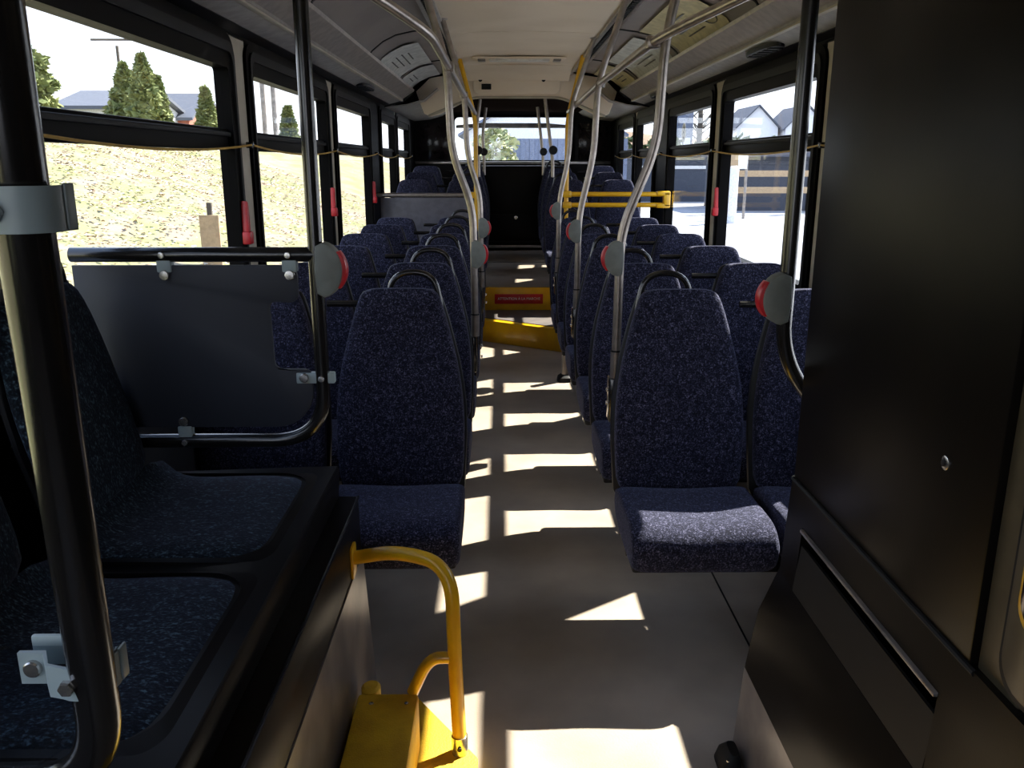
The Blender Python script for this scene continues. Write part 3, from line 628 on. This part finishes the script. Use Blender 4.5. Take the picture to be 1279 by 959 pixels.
# ---- side seats
def side_seat(y0, y1, label):
    yc = (y0+y1)/2; hy = (y1-y0)/2
    t = thing('side_bench', label, 'bench seat', (-0.51, yc, 0.70), group='side facing bench seats')
    # moulded shell: flat rim plus rising back
    prof = [(-0.44, 0.0, 0.0), (-0.36, 0.0, 0.0)]
    # cushion (in x from -0.40 to 0)
    rings = []
    xs = [(0.0, -0.008), (-0.006, 0.006), (-0.03, 0.016), (-0.12, 0.020), (-0.22, 0.016), (-0.30, 0.014), (-0.35, 0.020), (-0.385, 0.045), (-0.405, 0.085)]
    for x, z in xs:
        ins = 0.05 if x > -0.003 else (0.03 if x > -0.01 else (0.008 if x > -0.05 else 0.0))
        h = hy-0.012-ins
        r = []
        for k in range(13):
            u = -1+2*k/12
            ed = 0.014*max(0, abs(u)-0.8)/0.2
            r.append((x, u*h, z-ed))
        for k in range(12, -1, -1):
            u = -1+2*k/12; r.append((x+(0.012 if x < -0.3 else 0), u*h*0.99, z-0.03))
        rings.append(r)
    MB().loft(rings).build('seat_cushion', M['bench'], t, sub=1)
    # backrest
    rings = []
    for x, z, hw, th in [(-0.405, 0.05, .94, .022), (-0.425, 0.12, .97, .026), (-0.455, 0.24, 1, .028), (-0.483, 0.36, .97, .028), (-0.503, 0.47, .86, .026), (-0.511, 0.53, .72, .022), (-0.515, 0.555, .60, .010)]:
        rings.append([(x+yy*1.0, u, z+yy*0.25) for (u, yy, _) in sup(-0.03, 0, hy*hw*0.80, th, 0)])
    MB().loft(rings).build('backrest', M['bench'], t, sub=1)
    rings = []
    for x, z, hw, th in [(-0.43, 0.0, 1, .012), (-0.452, 0.12, 1, .010), (-0.483, 0.24, 1.0, .012), (-0.505, 0.36, .985, .012), (-0.520, 0.47, .90, .012), (-0.524, 0.53, .76, .012), (-0.526, 0.565, .64, .008)]:
        rings.append([(x+yy, u, z+yy*0.25) for (u, yy, _) in sup(-0.03, 0, hy*hw*0.82, th, 0)])
    MB().loft(rings).build('back_shell', M['shell'], t)
    MB().tube(curve([(-0.520, -0.10, 0.50), (-0.522, -0.085, 0.615), (-0.522, 0.085, 0.615), (-0.520, 0.10, 0.50)], 0.06), 0.012, 10).build('grab_handle', M['tube'], t)
    ring_prism(rrect(-hy+0.001, hy-0.001, -0.44, 0.045, 0.03), rrect(-hy+0.012, hy-0.012, -0.41, 0.004, 0.03), 'x', 0, 0.012)
    mb = MB(); outer = rrect(-0.45, 0.040, -hy+0.002, hy-0.002, 0.02); inner = rrect(-0.42, 0.0, -hy+0.016, hy-0.016, (0.09, 0.02, 0.02, 0.09))
    n = len(outer); vs = [(x, y, -0.008) for x, y in outer]+[(x, y, -0.008) for x, y in inner]+[(x, y, 0.010) for x, y in inner]+[(x, y, 0.004 if x > 0 else 0.010) for x, y in outer]
    fs = [(q*n+k, q*n+(k+1) % n, ((q+1) % 4)*n+(k+1) % n, ((q+1) % 4)*n+k) for q in range(4) for k in range(n)]
    mb.add(vs, fs).build('seat_rim', M['black'], t)
    return t
side_seat(1.62, 2.155, 'side facing blue streaked bench seat next to the slate partition panel')
side_seat(1.02, 1.585, 'side facing blue streaked bench seat nearest the camera')

# ---- black foreground post with clamps and plexiglass
fp = thing('barrier_post', 'thick glossy black barrier post with two grey clamps in the left foreground', 'post', (-0.393, 0.709, 1.073))
A = Vector((0, 0, 0)); D = Vector((0.036, -0.063, 0.334)).normalized()
topP = A+Vector((0.062, -0.115, 0.66)); lowP = A-D*0.035
MB().tube(curve([topP, lowP+Vector((-0.002, 0.01, -0.135)), (-0.40, 0.02, -0.16)], 0.11, 14), 0.0205, 24).build('tube', M['tube'], fp)
def clamp(c, s_=1.0, nm='clamp'):
    o = MB()
    rings = []
    for z in (-0.0165, 0.0165):
        rings.append([(c.x+p[0], c.y+p[1], c.z+z) for p in
            [(-0.066, 0.000), (-0.042, 0.000), (-0.028, -0.021)]+[(0.0285*math.cos(a), 0.0285*math.sin(a)) for a in [math.radians(d) for d in range(-120, 31, 15)]]+[(0.030, 0.016), (0.027, 0.012)]+[(0.0245*math.cos(a), 0.0245*math.sin(a)) for a in [math.radians(d) for d in range(25, -121, -15)]]+[(-0.028, -0.017), (-0.041, 0.005), (-0.066, 0.005)]])
    ob = o.loft(rings).build(nm, M['clamp'], fp, label='grey blue painted clamp')
    MB().disc((c.x-0.052, c.y+0.000, c.z+0.001), (0, -1, 0), 0.0085, 0.006, 16).build('screw', M['bolt'], ob)
    MB().disc((c.x-0.006, c.y-0.0282, c.z-0.001), (0, -1, 0), 0.0078, 0.007, 6).build('screw', M['bolt'], ob)
    MB().box(c.x+0.0265, c.x+0.030, c.y+0.004, c.y+0.018, c.z-0.016, c.z+0.018, 0.002).box(c.x-0.066, c.x+0.0, c.y+0.024, c.y+0.030, c.z-0.012, c.z+0.020, 0.002).build('clamp_back', M['clamp'], ob)
    return ob
clamp(A-D*0.021)
clamp(A+D*0.424)
pg = MB().prism([(-0.024, -0.08), (-0.04, -0.115), (-0.075, -0.14), (-0.30, -0.145), (-0.30, -0.005), (-0.026, -0.005), (-0.022, -0.03)], 'y', 0.012, 0.018).build('plexiglass', M['plexi'], fp, label='clear plexiglass sheet')

# ---- yellow step and hand rail
ys_ = thing('side_step', 'small yellow step box on a chamfered yellow floor plate beside the bench platform', 'step', (-0.30, 1.7, 0))
MB().prism([(-0.075, -0.9), (0.235, -0.9), (0.235, 0.17), (0.06, 0.42), (-0.075, 0.42)], 'z', 0.0, 0.022, 0.004).build('base_plate', M['ystep'], ys_)
MB().box(-0.075, 0.082, -0.9, 0.215, 0.022, 0.185, 0.010).build('step_box', M['ystep'], ys_)
MB().loft([sup(-0.045+0.0, 0.235, 0.025, 0.03, 0.15, e=1), sup(-0.045, 0.235, 0.025, 0.03, 0.188, e=1), sup(-0.045, 0.235, 0.018, 0.02, 0.195, e=1)]).build('end_tab', M['ystep'], ys_)
for x in (-0.035, 0.055): MB().disc((x, 0.17, 0.184), 'z', 0.006, 0.003, 12).build('screw', M['bolt'], ys_)
hr = thing('hand_rail', 'yellow bent hand rail from the bench platform down to the floor plate', 'hand rail', (-0.10, 1.9, 0.022))
MB().tube(curve([(-0.298, 0.16, 0.475), (-0.175, 0.14, 0.505), (-0.030, 0.06, 0.500), (-0.024, 0.02, 0.30), (-0.012, -0.01, 0.02)], 0.10, 10), 0.0185, 18).build('tube', M['yellow'], hr)
MB().tube(curve([(-0.026, 0.02, 0.262), (-0.09, 0.02, 0.262), (-0.135, 0.02, 0.16)], 0.07, 8), 0.0155, 14).build('brace', M['yellow'], hr)
MB().prism(rrect(-0.03, 0.03, -0.045, 0.045, 0.012), 'x', 0, 0.008, 0.002).build('flange', M['yellow'], hr).location = (-0.302, 0.16, 0.468)
MB().tube([(-0.012, -0.01, 0.0), (-0.013, -0.008, 0.05)], 0.0215, 16).build('foot_ferrule', M['bolt'], hr)
MB().disc((-0.012, -0.031, 0.025), (0, -1, 0), 0.006, 0.005, 10).build('bolt', M['rubber'], hr)

# ================================================================== right foreground cabinet
PX = 0.725
cb = thing('equipment_cabinet', 'tall black laminate cabinet with recessed pocket filling the right foreground', 'cabinet', (PX, 1.5, 0))
ya, yb = 1.143-1.5, 1.95-1.5
MB().box(0.0, 0.60, ya, yb, 0.765, 2.02, 0.004).build('upper_panel', M['panel'], cb, label='flat black upper panel')
MB().tube([(-0.001, ya-0.02, 0.762), (-0.001, yb, 0.762)], 0.006, 8).build('gasket', M['rubber'], cb)
MB().disc((-0.0, 1.283-1.5, 1.046), (-1, 0, 0), 0.012, 0.004, 20).build('fastener', M['bolt'], cb, label='round metal fastener')
MB().disc((-0.004, 1.283-1.5, 1.046), (-1, 0, 0), 0.006, 0.003, 12).build('fastener', M['shell'], cb)
# lower box with pocket opening: face built as four pieces around the pocket
p0, p1, q0, q1 = 1.20-1.5, 1.845-1.5, 0.51, 0.675
def face(z): # x of the outer face at height z
    pts = [(0.765, -0.003), (0.52, -0.015), (0.40, -0.06), (0.23, -0.085), (0.0, -0.10)]
    for (za, xa), (zb, xb) in zip(pts[:-1], pts[1:]):
        if zb <= z <= za: return xa+(xb-xa)*(za-z)/(za-zb)
    return -0.1
ylo = -1.2
mb = MB()
def strip(ysa, ysb, zs):
    pts = [(face(z), z) for z in zs]; back = [(0.60, zs[-1]), (0.60, zs[0])]
    mb.prism(pts+back, 'y', ysa, ysb)
strip(ylo, yb, [0.765, q1]); strip(ylo, p0, [q1, 0.52, q0]); strip(p1, yb, [q1, 0.52, q0]); strip(ylo, yb, [q0, 0.46, 0.40, 0.33, 0.23])
mb.build('lower_body', M['panel'], cb)
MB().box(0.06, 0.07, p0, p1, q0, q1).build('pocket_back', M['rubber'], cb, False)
MB().box(-0.014, 0.05, p0+0.002, p1-0.002, q1-0.010, q1-0.002, 0.002).build('pocket_lip', M['kick'], cb, label='worn metal lip of the pocket')
MB().prism([(-0.018, q0), (-0.010, q0), (0.001, q1-0.045), (-0.006, q1-0.045)], 'y', p0, p1).build('pocket_front_shade', M['rubber'], cb)  # front piece coloured dark, painting in the shade of the recess
mb = MB(); strip(ylo, yb+0.002, [0.23, 0.0]); mb.build('kick_plate', M['kick'], cb, label='grey kick plate')
# floor bracket
fb = thing('floor_bracket', 'small black bracket on the floor at the foot of the cabinet', 'bracket', (0.585, 1.86, 0))
MB().loft([sup(0, 0, 0.028, 0.05, 0.0), sup(0.005, 0, 0.024, 0.045, 0.03), sup(0.012, 0, 0.012, 0.03, 0.05)]).build('body', M['rubber'], fb)
MB().disc((-0.005, -0.03, 0.03), 'z', 0.007, 0.008, 10).build('bolt', M['bolt'], fb)
# door leaf in front of the cabinet (right image border)
dr = sroot('door_1'); dr['label'] = 'bronze framed door edge at the right border'
MB().box(0.735, 0.775, 1.03, 1.14, 0.70, 2.1, 0.006).build('door_frame', M['brass'], dr)
MB().prism(rrect(0.2, 1.075, 0.78, 2.0, 0.05), 'x', 0.722, 0.735, 0.004).build('door_gasket', M['rubber'], dr)
MB().prism(rrect(0.215, 1.06, 0.795, 1.99, 0.05), 'x', 0.716, 0.724, 0.002).build('door_panel', M['brass'], dr)
MB().prism(rrect(0.235, 1.035, 0.90, 1.96, 0.04), 'x', 0.710, 0.717, 0.002).build('door_seal', M['yellow'], dr)
MB().prism(rrect(0.245, 1.025, 0.91, 1.95, 0.04), 'x', 0.706, 0.712, 0.002).build('door_window', M['darkglass'], dr)
MB().box(0.735, 1.35, -1.2, 0.98, 0.0, 2.02).build('door_pocket', M['frame'], dr, False)

# black post behind cabinet with stop button
rp_ = thing('grab_pole', 'black tube post with a stop button beside the tall cabinet', 'pole', (0.685, 2.0, 0.95))
MB().tube(curve([(0, 0, 1.36), (0.0, 0, 0.10), (0.17, 0, -0.10)], 0.10, 10), 0.0185, 16).build('tube', M['tube'], rp_)
MB().tube([(0.17, 0, -0.10), (0.62, 0, -0.10)], 0.0185, 14).build('wall_arm', M['tube'], rp_)
stop_button(rp_, (-0.012, -0.012, 1.205-0.95), -1, 0.062)

# window decals
dc = thing('window_decal', 'round white badge decal on the upper pane of the right window', 'decal', (XR+0.036, 6.62, 1.735))
MB().tube([(0, 0, 0), (-0.001, 0, 0)], 0.075, 10).build('badge', M['white'], dc, False)
for (y, z, a) in ((-0.02, 0.03, 0.5), (0.01, 0.0, -0.4), (0.0, -0.035, 0.2)):
    q = MB().box(-0.0025, -0.0012, -0.022, 0.022, -0.006, 0.006).build('mark', M['shed'], dc, False); q.location = (0, y, z); q.rotation_euler = (a, 0, 0)
sg_ = thing('window_sticker', 'small blue and orange sticker at the bottom of the nearest left window', 'sticker', (XL-0.030, 2.245, 1.02))
MB().box(0, 0.002, -0.03, 0.03, 0.035, 0.085).build('blue_half', M['blue'], sg_, False, 'blue upper half')
MB().box(0, 0.002, -0.03, 0.03, -0.03, 0.035).build('orange_half', M['orange'], sg_, False, 'orange lower half')
for z in (0.052, 0.064): MB().box(0.002, 0.003, -0.020, 0.020, z, z+0.005).build('text_line', M['white'], sg_, False)

# ================================================================== EXTERIOR
GZ = -0.35
gr = MB().add([(-60, -60, GZ), (120, -60, GZ), (120, 160, GZ), (-60, 160, GZ)], [(0, 1, 2, 3)]).build('ground', M['asphalt'], smooth=False); struct(gr, 'pale sunlit paved yard')
# embankment left
mb = MB(); nx, ny = 46, 90
def bank(x, y):
    d = -2.1-x
    h = GZ+0.05+ (min(d, 8.5)/8.5)**0.9*2.62 if d > 0 else GZ
    h += 0.10*math.sin(y*0.7+x*0.5)+0.05*math.sin(y*2.1-x*1.3)
    return h if d > 0.3 else GZ+0.02
vs = []; fs = []
for i in range(nx):
    for j in range(ny):
        x = -2.1-i*0.28 if i < 40 else -13-(i-40)*8.0; y = -8+j*0.75
        vs.append((x, y, bank(x, y)+random.uniform(-0.03, 0.03)))
for i in range(nx-1):
    for j in range(ny-1): fs.append((i*ny+j, i*ny+j+1, (i+1)*ny+j+1, (i+1)*ny+j))
bk = MB().add(vs, fs).build('grass_bank', M['grass']); tag(bk, 'sunlit grassy bank littered with leaves outside the left windows', 'grass', kind='stuff')
for nm, m_, n_, lb in (('tan_leaf_litter', M['leaf1'], 9000, 'tan fallen leaves scattered over the bank'), ('pale_leaf_litter', M['leaf2'], 9000, 'pale fallen leaves scattered over the bank')):
    mb = MB()
    for k in range(n_):
        x = -2.5-random.random()**0.8*8; y = random.uniform(-1, 26); z = bank(x, y)+0.045
        a = random.uniform(0, 6.28); s_ = random.uniform(0.02, 0.04); t1 = random.uniform(-0.5, 0.8); c, d = math.cos(a)*s_, math.sin(a)*s_
        mb.add([(x+c, y+d, z+0.02*t1), (x-d, y+c, z+s_*0.5), (x-c, y-d, z+s_*t1), (x+d, y-c, z)], [(0, 1, 2, 3)])
    tag(mb.build(nm, m_, smooth=False), lb, 'leaves', kind='stuff')
def foliage(mb, cx, cy, z0, h, r, n, cone=True, q=0.16):
    for k in range(n):
        t = random.random(); a = random.uniform(0, 6.28)
        rad = r*((1-t)**0.8 if cone else math.sqrt(max(0, 1-(2*t-1)**2)))*random.uniform(0.6, 1.05)*(1+0.15*math.sin(t*25))
        p = Vector((cx+rad*math.cos(a), cy+rad*math.sin(a), z0+t*h)); s_ = q*random.uniform(0.6, 1.3)
        u = Vector((random.uniform(-1, 1), random.uniform(-1, 1), random.uniform(-0.6, 0.6))).normalized()*s_; v = Vector((random.uniform(-1, 1), random.uniform(-1, 1), random.uniform(-1, 1))).normalized()*s_
        mb.add([p-u, p+v*0.6, p+u, p-v*0.6], [(0, 1, 2, 3)])
def tree(x, y, z0, h, r, label, m='conif', cone=True, n=2200, q=0.16):
    t = thing('tree', label, 'tree', (x, y, z0))
    mb = MB(); foliage(mb, 0, 0, 0.1*h, 0.9*h, r, n, cone, q); mb.build('foliage', M[m], t, False)
    MB().tube([(0, 0, 0), (0, 0, 0.85*h)], [0.03*h, 0.006*h], 8).build('trunk', M['bark'], t)
def at(px, py, Y):
    """pixel -> world point at depth Y (used only to choose the places of far houses and trees)"""
    p = math.radians(14.78); u = (px-626)/1050; v = (480-py)/1050
    zc = Y/(math.cos(p)+v*math.sin(p)); return (u*zc, Y, 1.52+(-math.sin(p)+v*math.cos(p))*zc)
def far(px, pyb, pyt, Y):
    b = at(px, pyb, Y); t = at(px, pyt, Y); return b[0], t[2]
for (px, pt, Y, rpx, lb, cone) in ((40, 55, 17, 34, 'bushy olive tree at the left border behind the bank', False), (165, 82, 26, 26, 'broad conifer left of the taller one behind the bank', True), (188, 70, 24, 26, 'tallest conifer in the middle of the nearest left window', True), (204, 98, 28, 14, 'short narrow conifer before the taller ones', True), (262, 112, 30, 14, 'dark conifer at the right edge of the nearest left window', True), (362, 136, 40, 11, 'small dark conifer beside the utility poles', True)):
    x, zt = far(px, 160, pt, Y); r = rpx*Y/1050; zb = bank(x, Y)-0.1
    tree(x, Y, zb, zt-zb, r, lb, 'conif', cone, 3500, 0.0055*Y)
def house(x, y, z0, wx, wy, hw, hr, label, wallm, roofm_, axis='y', eave=0.3):
    t = thing('house', label, 'house', (x, y, z0))
    w2, d2 = wx/2, wy/2
    if axis == 'y':   # ridge along y, gable facing -y
        MB().prism([(-w2, 0), (w2, 0), (w2, hw), (0, hw+hr), (-w2, hw)], 'y', -d2, d2).build('wall', M[wallm], t, False)
        for s_ in (-1, 1):
            k = hr/w2; MB().prism([(0, hw+hr+0.03), (s_*(w2+eave), hw-k*eave+0.03), (s_*(w2+eave), hw-k*eave+0.18), (0, hw+hr+0.18)], 'y', -d2-eave, d2+eave).build('roof', M[roofm_], t, False)
    else:
        MB().prism([(-d2, 0), (d2, 0), (d2, hw), (0, hw+hr), (-d2, hw)], 'x', -w2, w2).build('wall', M[wallm], t, False)
        for s_ in (-1, 1):
            k = hr/d2; MB().prism([(0, hw+hr+0.03), (s_*(d2+eave), hw-k*eave+0.03), (s_*(d2+eave), hw-k*eave+0.18), (0, hw+hr+0.18)], 'x', -w2-eave, w2+eave).build('roof', M[roofm_], t, False)
    for k in (-0.25, 0.25):
        f = MB().box(k*wx-0.45, k*wx+0.45, -d2-0.05, -d2, hw*0.3, hw*0.75).build('window', M['siding'], t, False); MB().box(k*wx-0.36, k*wx+0.36, -d2-0.07, -d2-0.05, hw*0.34, hw*0.71).build('pane', M['roofg'], f, False)
    return t
x, zt = far(160, 160, 119, 42); house(x, 42, 2.1, 3.2, 6, zt-2.1-0.8, 0.8, 'white low house with slate roof left of the conifers', 'siding', 'roofg', 'x')
x, zt = far(234, 160, 122, 47); house(x, 47, 2.1, 2.2, 5, zt-2.1-1.2, 1.2, 'red brick gabled house right of the conifers', 'brick', 'roofg', 'x')
for px, lb in ((333, 'utility pole, left one of the pair beyond the second left window'), (346, 'utility pole, right one of the pair beyond the second left window')):
    x, zt = far(px, 165, 40, 36); t = thing('utility_pole', lb, 'utility pole', (x, 36, 2.1))
    MB().tube([(0, 0, 0), (0, 0, zt-2.1+3)], 0.10, 10).build('mast', M['kick'], t); MB().box(-0.18, 0.18, -0.06, 0.06, zt-0.4, zt-0.25).build('cross_arm', M['bark'], t, False)
x, zt = far(184, 160, 70, 60); t = thing('utility_pole', 'utility pole with a cross arm behind the tallest conifer', 'utility pole', (x, 57, 2.1)); MB().tube([(0, 0, 0), (0, 0, zt-1.9)], 0.10, 8).build('mast', M['bark'], t); MB().box(-1.6, 1.6, -0.06, 0.06, zt-1.6, zt-1.48).build('cross_arm', M['bark'], t, False)
# wooden stake board on the bank
sk = thing('marker_board', 'pale wooden board standing on the bank by the nearest left pillar', 'board', (-3.6, 10.6, bank(-3.6, 10.6)-0.1)); MB().box(-0.12, 0.12, -0.02, 0.02, 0, 0.75).build('board', M['wood'], sk, False); MB().box(-0.03, 0.03, 0.02, 0.06, -0.2, 0.9).build('stake', M['bark'], sk, False)
# right side ------------------------------------------------------
for i, (px, Y, lb) in enumerate(((935, 86, 'white gabled house, left one beyond the right window'), (994, 85, 'white gabled house, right one beyond the right window'))):
    x, zt = far(px, 160, 136, Y); house(x, Y, GZ, 3.9, 7, zt-GZ-1.9, 1.9, lb, 'siding', 'roofg', 'y')
x, zt = far(972, 240, 196, 33); sh = thing('shed', 'dark open shed across the yard beyond the right window', 'shed', (x+0.8, 34, GZ))
MB().box(-2.4, 2.6, 0, 4, 0, zt-GZ+0.05).build('wall', M['shed'], sh, False); MB().box(-2.6, 2.8, -0.4, 4.2, zt-GZ, zt-GZ+0.2).build('roof', M['roofg'], sh, False); MB().box(0.7, 2.4, -0.03, 0.0, 0, 2.0).build('doorway', M['rubber'], sh, False)
fn = thing('timber_fence', 'tan timber rail fence before the dark shed', 'fence', (x-0.8, 32, GZ))
for z in (0.75, 1.35): MB().box(-1.2, 1.9, -0.05, 0.05, z, z+0.22).build('rail', M['wood'], fn, False)
for xx in (-1.2, 1.9): MB().box(xx-0.14, xx+0.14, -0.1, 0.1, 0, 2.6).build('post', M['wood'], fn, False)
x, _ = far(915, 265, 210, 27); bo = thing('bollard', 'pale round bollard at the edge of the yard', 'bollard', (x, 27, GZ)); MB().tube([(0, 0, 0), (0, 0, 1.7), (0, 0, 1.76)], [0.15, 0.15, 0.08], 14).build('post', M['siding'], bo)
x, _ = far(930, 265, 200, 29); bo = thing('sign_post', 'grey sign post with a white plate beside the bollard', 'sign', (x, 29, GZ)); MB().tube([(0, 0, 0), (0, 0, 2.6)], 0.05, 8).build('post', M['kick'], bo); MB().box(-0.3, 0.0, -0.08, -0.04, 1.65, 2.15).build('plate', M['white'], bo, False)
hd = thing('hedge', 'dark hedge along the far edge of the yard', 'hedge', (13, 60, GZ)); mb = MB(); 
for k in range(5000): foliage_p = None
for k in range(30): foliage(mb, -7+k*0.75, random.uniform(-0.5, 0.5), 0, 3.3+random.uniform(-0.4, 0.4), 1.1, 130, False, 0.4)
mb.build('foliage', M['hedge'], hd, False)
MB().box(-7.5, 16, -1.2, 1.4, 0.0, 2.2).build('core', M['hedge'], hd, False)
gv = MB().box(0, 40, 52, 58.5, GZ, GZ+0.06).build('grass_verge', M['grass'], smooth=False); tag(gv, 'strip of yellow green grass before the hedge', 'grass', kind='stuff')
kb = MB().box(0, 40, 51.7, 52, GZ, GZ+0.16).build('kerb', M['wood'], smooth=False); struct(kb)
for px, pt, Y, lb in ((848, 120, 66, 'bare dark trunked tree over the hedge, left of the pair'), (872, 118, 68, 'bare reddish tree over the hedge, right of the pair')):
    x, zt = far(px, 200, pt, Y); t = thing('tree', lb, 'tree', (x, Y, GZ)); H = zt-GZ+3
    MB().tube([(0, 0, 0), (0.1, 0, H*0.5), (-0.1, 0, H)], [0.28, 0.2, 0.05], 8).build('trunk', M['bark'], t)
    mb = MB()
    for k in range(60):
        z = random.uniform(0.25, 0.95)*H; a = random.uniform(0, 6.28); L = random.uniform(0.8, 2.6)
        mb.tube([(0, 0, z), (L*0.5*math.cos(a), L*0.5*math.sin(a), z+L*0.4), (L*math.cos(a), L*math.sin(a), z+L*0.9)], [0.05, 0.035, 0.012], 5)
    b_ = mb.build('branches', M['bark'], t); b_['kind'] = 'stuff'
# tall grey block and a russet slope behind the hedge
xa, zt = far(832, 240, 132, 62); xb, _ = far(870, 240, 132, 62)
tb = thing('building', 'tall blue grey block behind the hedge, seen behind the round decal', 'building', ((xa+xb)/2, 66, GZ))
wd = (xb-xa)/2
MB().box(-wd, wd, -2, 2, 0, zt-GZ).build('wall', M['bluefence'], tb, False); MB().box(-wd-0.1, wd+0.1, -2.1, 2.1, zt-GZ, zt-GZ+0.25).build('roof', M['roofg'], tb, False)
for k in range(3): f = MB().box(-wd*0.7+k*wd*0.55, -wd*0.7+k*wd*0.55+0.5, -2.05, -2.0, 2.6, 3.6).build('window', M['siding'], tb, False)
mb = MB(); vs = []; fs = []
for i in range(30):
    for j in range(6): vs.append((8+i*1.6, 92+j*4, GZ-0.1+j*1.05+0.5*math.sin(i*0.6+j)))
for i in range(29):
    for j in range(5): fs.append((i*6+j, i*6+j+1, (i+1)*6+j+1, (i+1)*6+j))
rs = mb.add(vs, fs).build('russet_slope', M['leaf1']); struct(rs, 'russet leaf covered slope behind the yard')
hl = thing('building', 'long grey building with white trim at the end of the yard', 'building', (9.5, 42, GZ))
MB().box(-3.0, 1.9, 0, 4, 0, 2.3).build('wall', M['shed'], hl, False); MB().box(-3.0, 1.9, -0.05, 0, 1.55, 1.7).build('trim_band', M['white'], hl, False); MB().box(-3.2, 2.1, -0.3, 4.2, 2.3, 2.5).build('roof', M['roofg'], hl, False)
# rear view
hh = house(2.4, 54, GZ, 9, 9, 3.4, 2.6, 'big white sided house with blue grey roof behind the rear window', 'siding', 'bluefence', 'y')
rf2 = thing('corrugated_fence', 'blue grey corrugated metal fence behind the bus', 'fence', (2.1, 30, GZ))
for k in range(26): MB().box(-1.9+k*0.16, -1.9+k*0.16+0.159, -0.03-0.03*(k % 2), 0.03, 0, 2.65).build('sheet', M['bluefence'], rf2, False)
MB().box(-1.95, 2.3, 0.03, 0.10, 2.3, 2.45).box(-1.95, 2.3, 0.03, 0.10, 0.4, 0.55).build('rail', M['kick'], rf2, False)
tree(-0.15, 27, GZ, 2.95, 0.75, 'pale leafy bush behind the rear window', 'bush', False, 1600, 0.12)
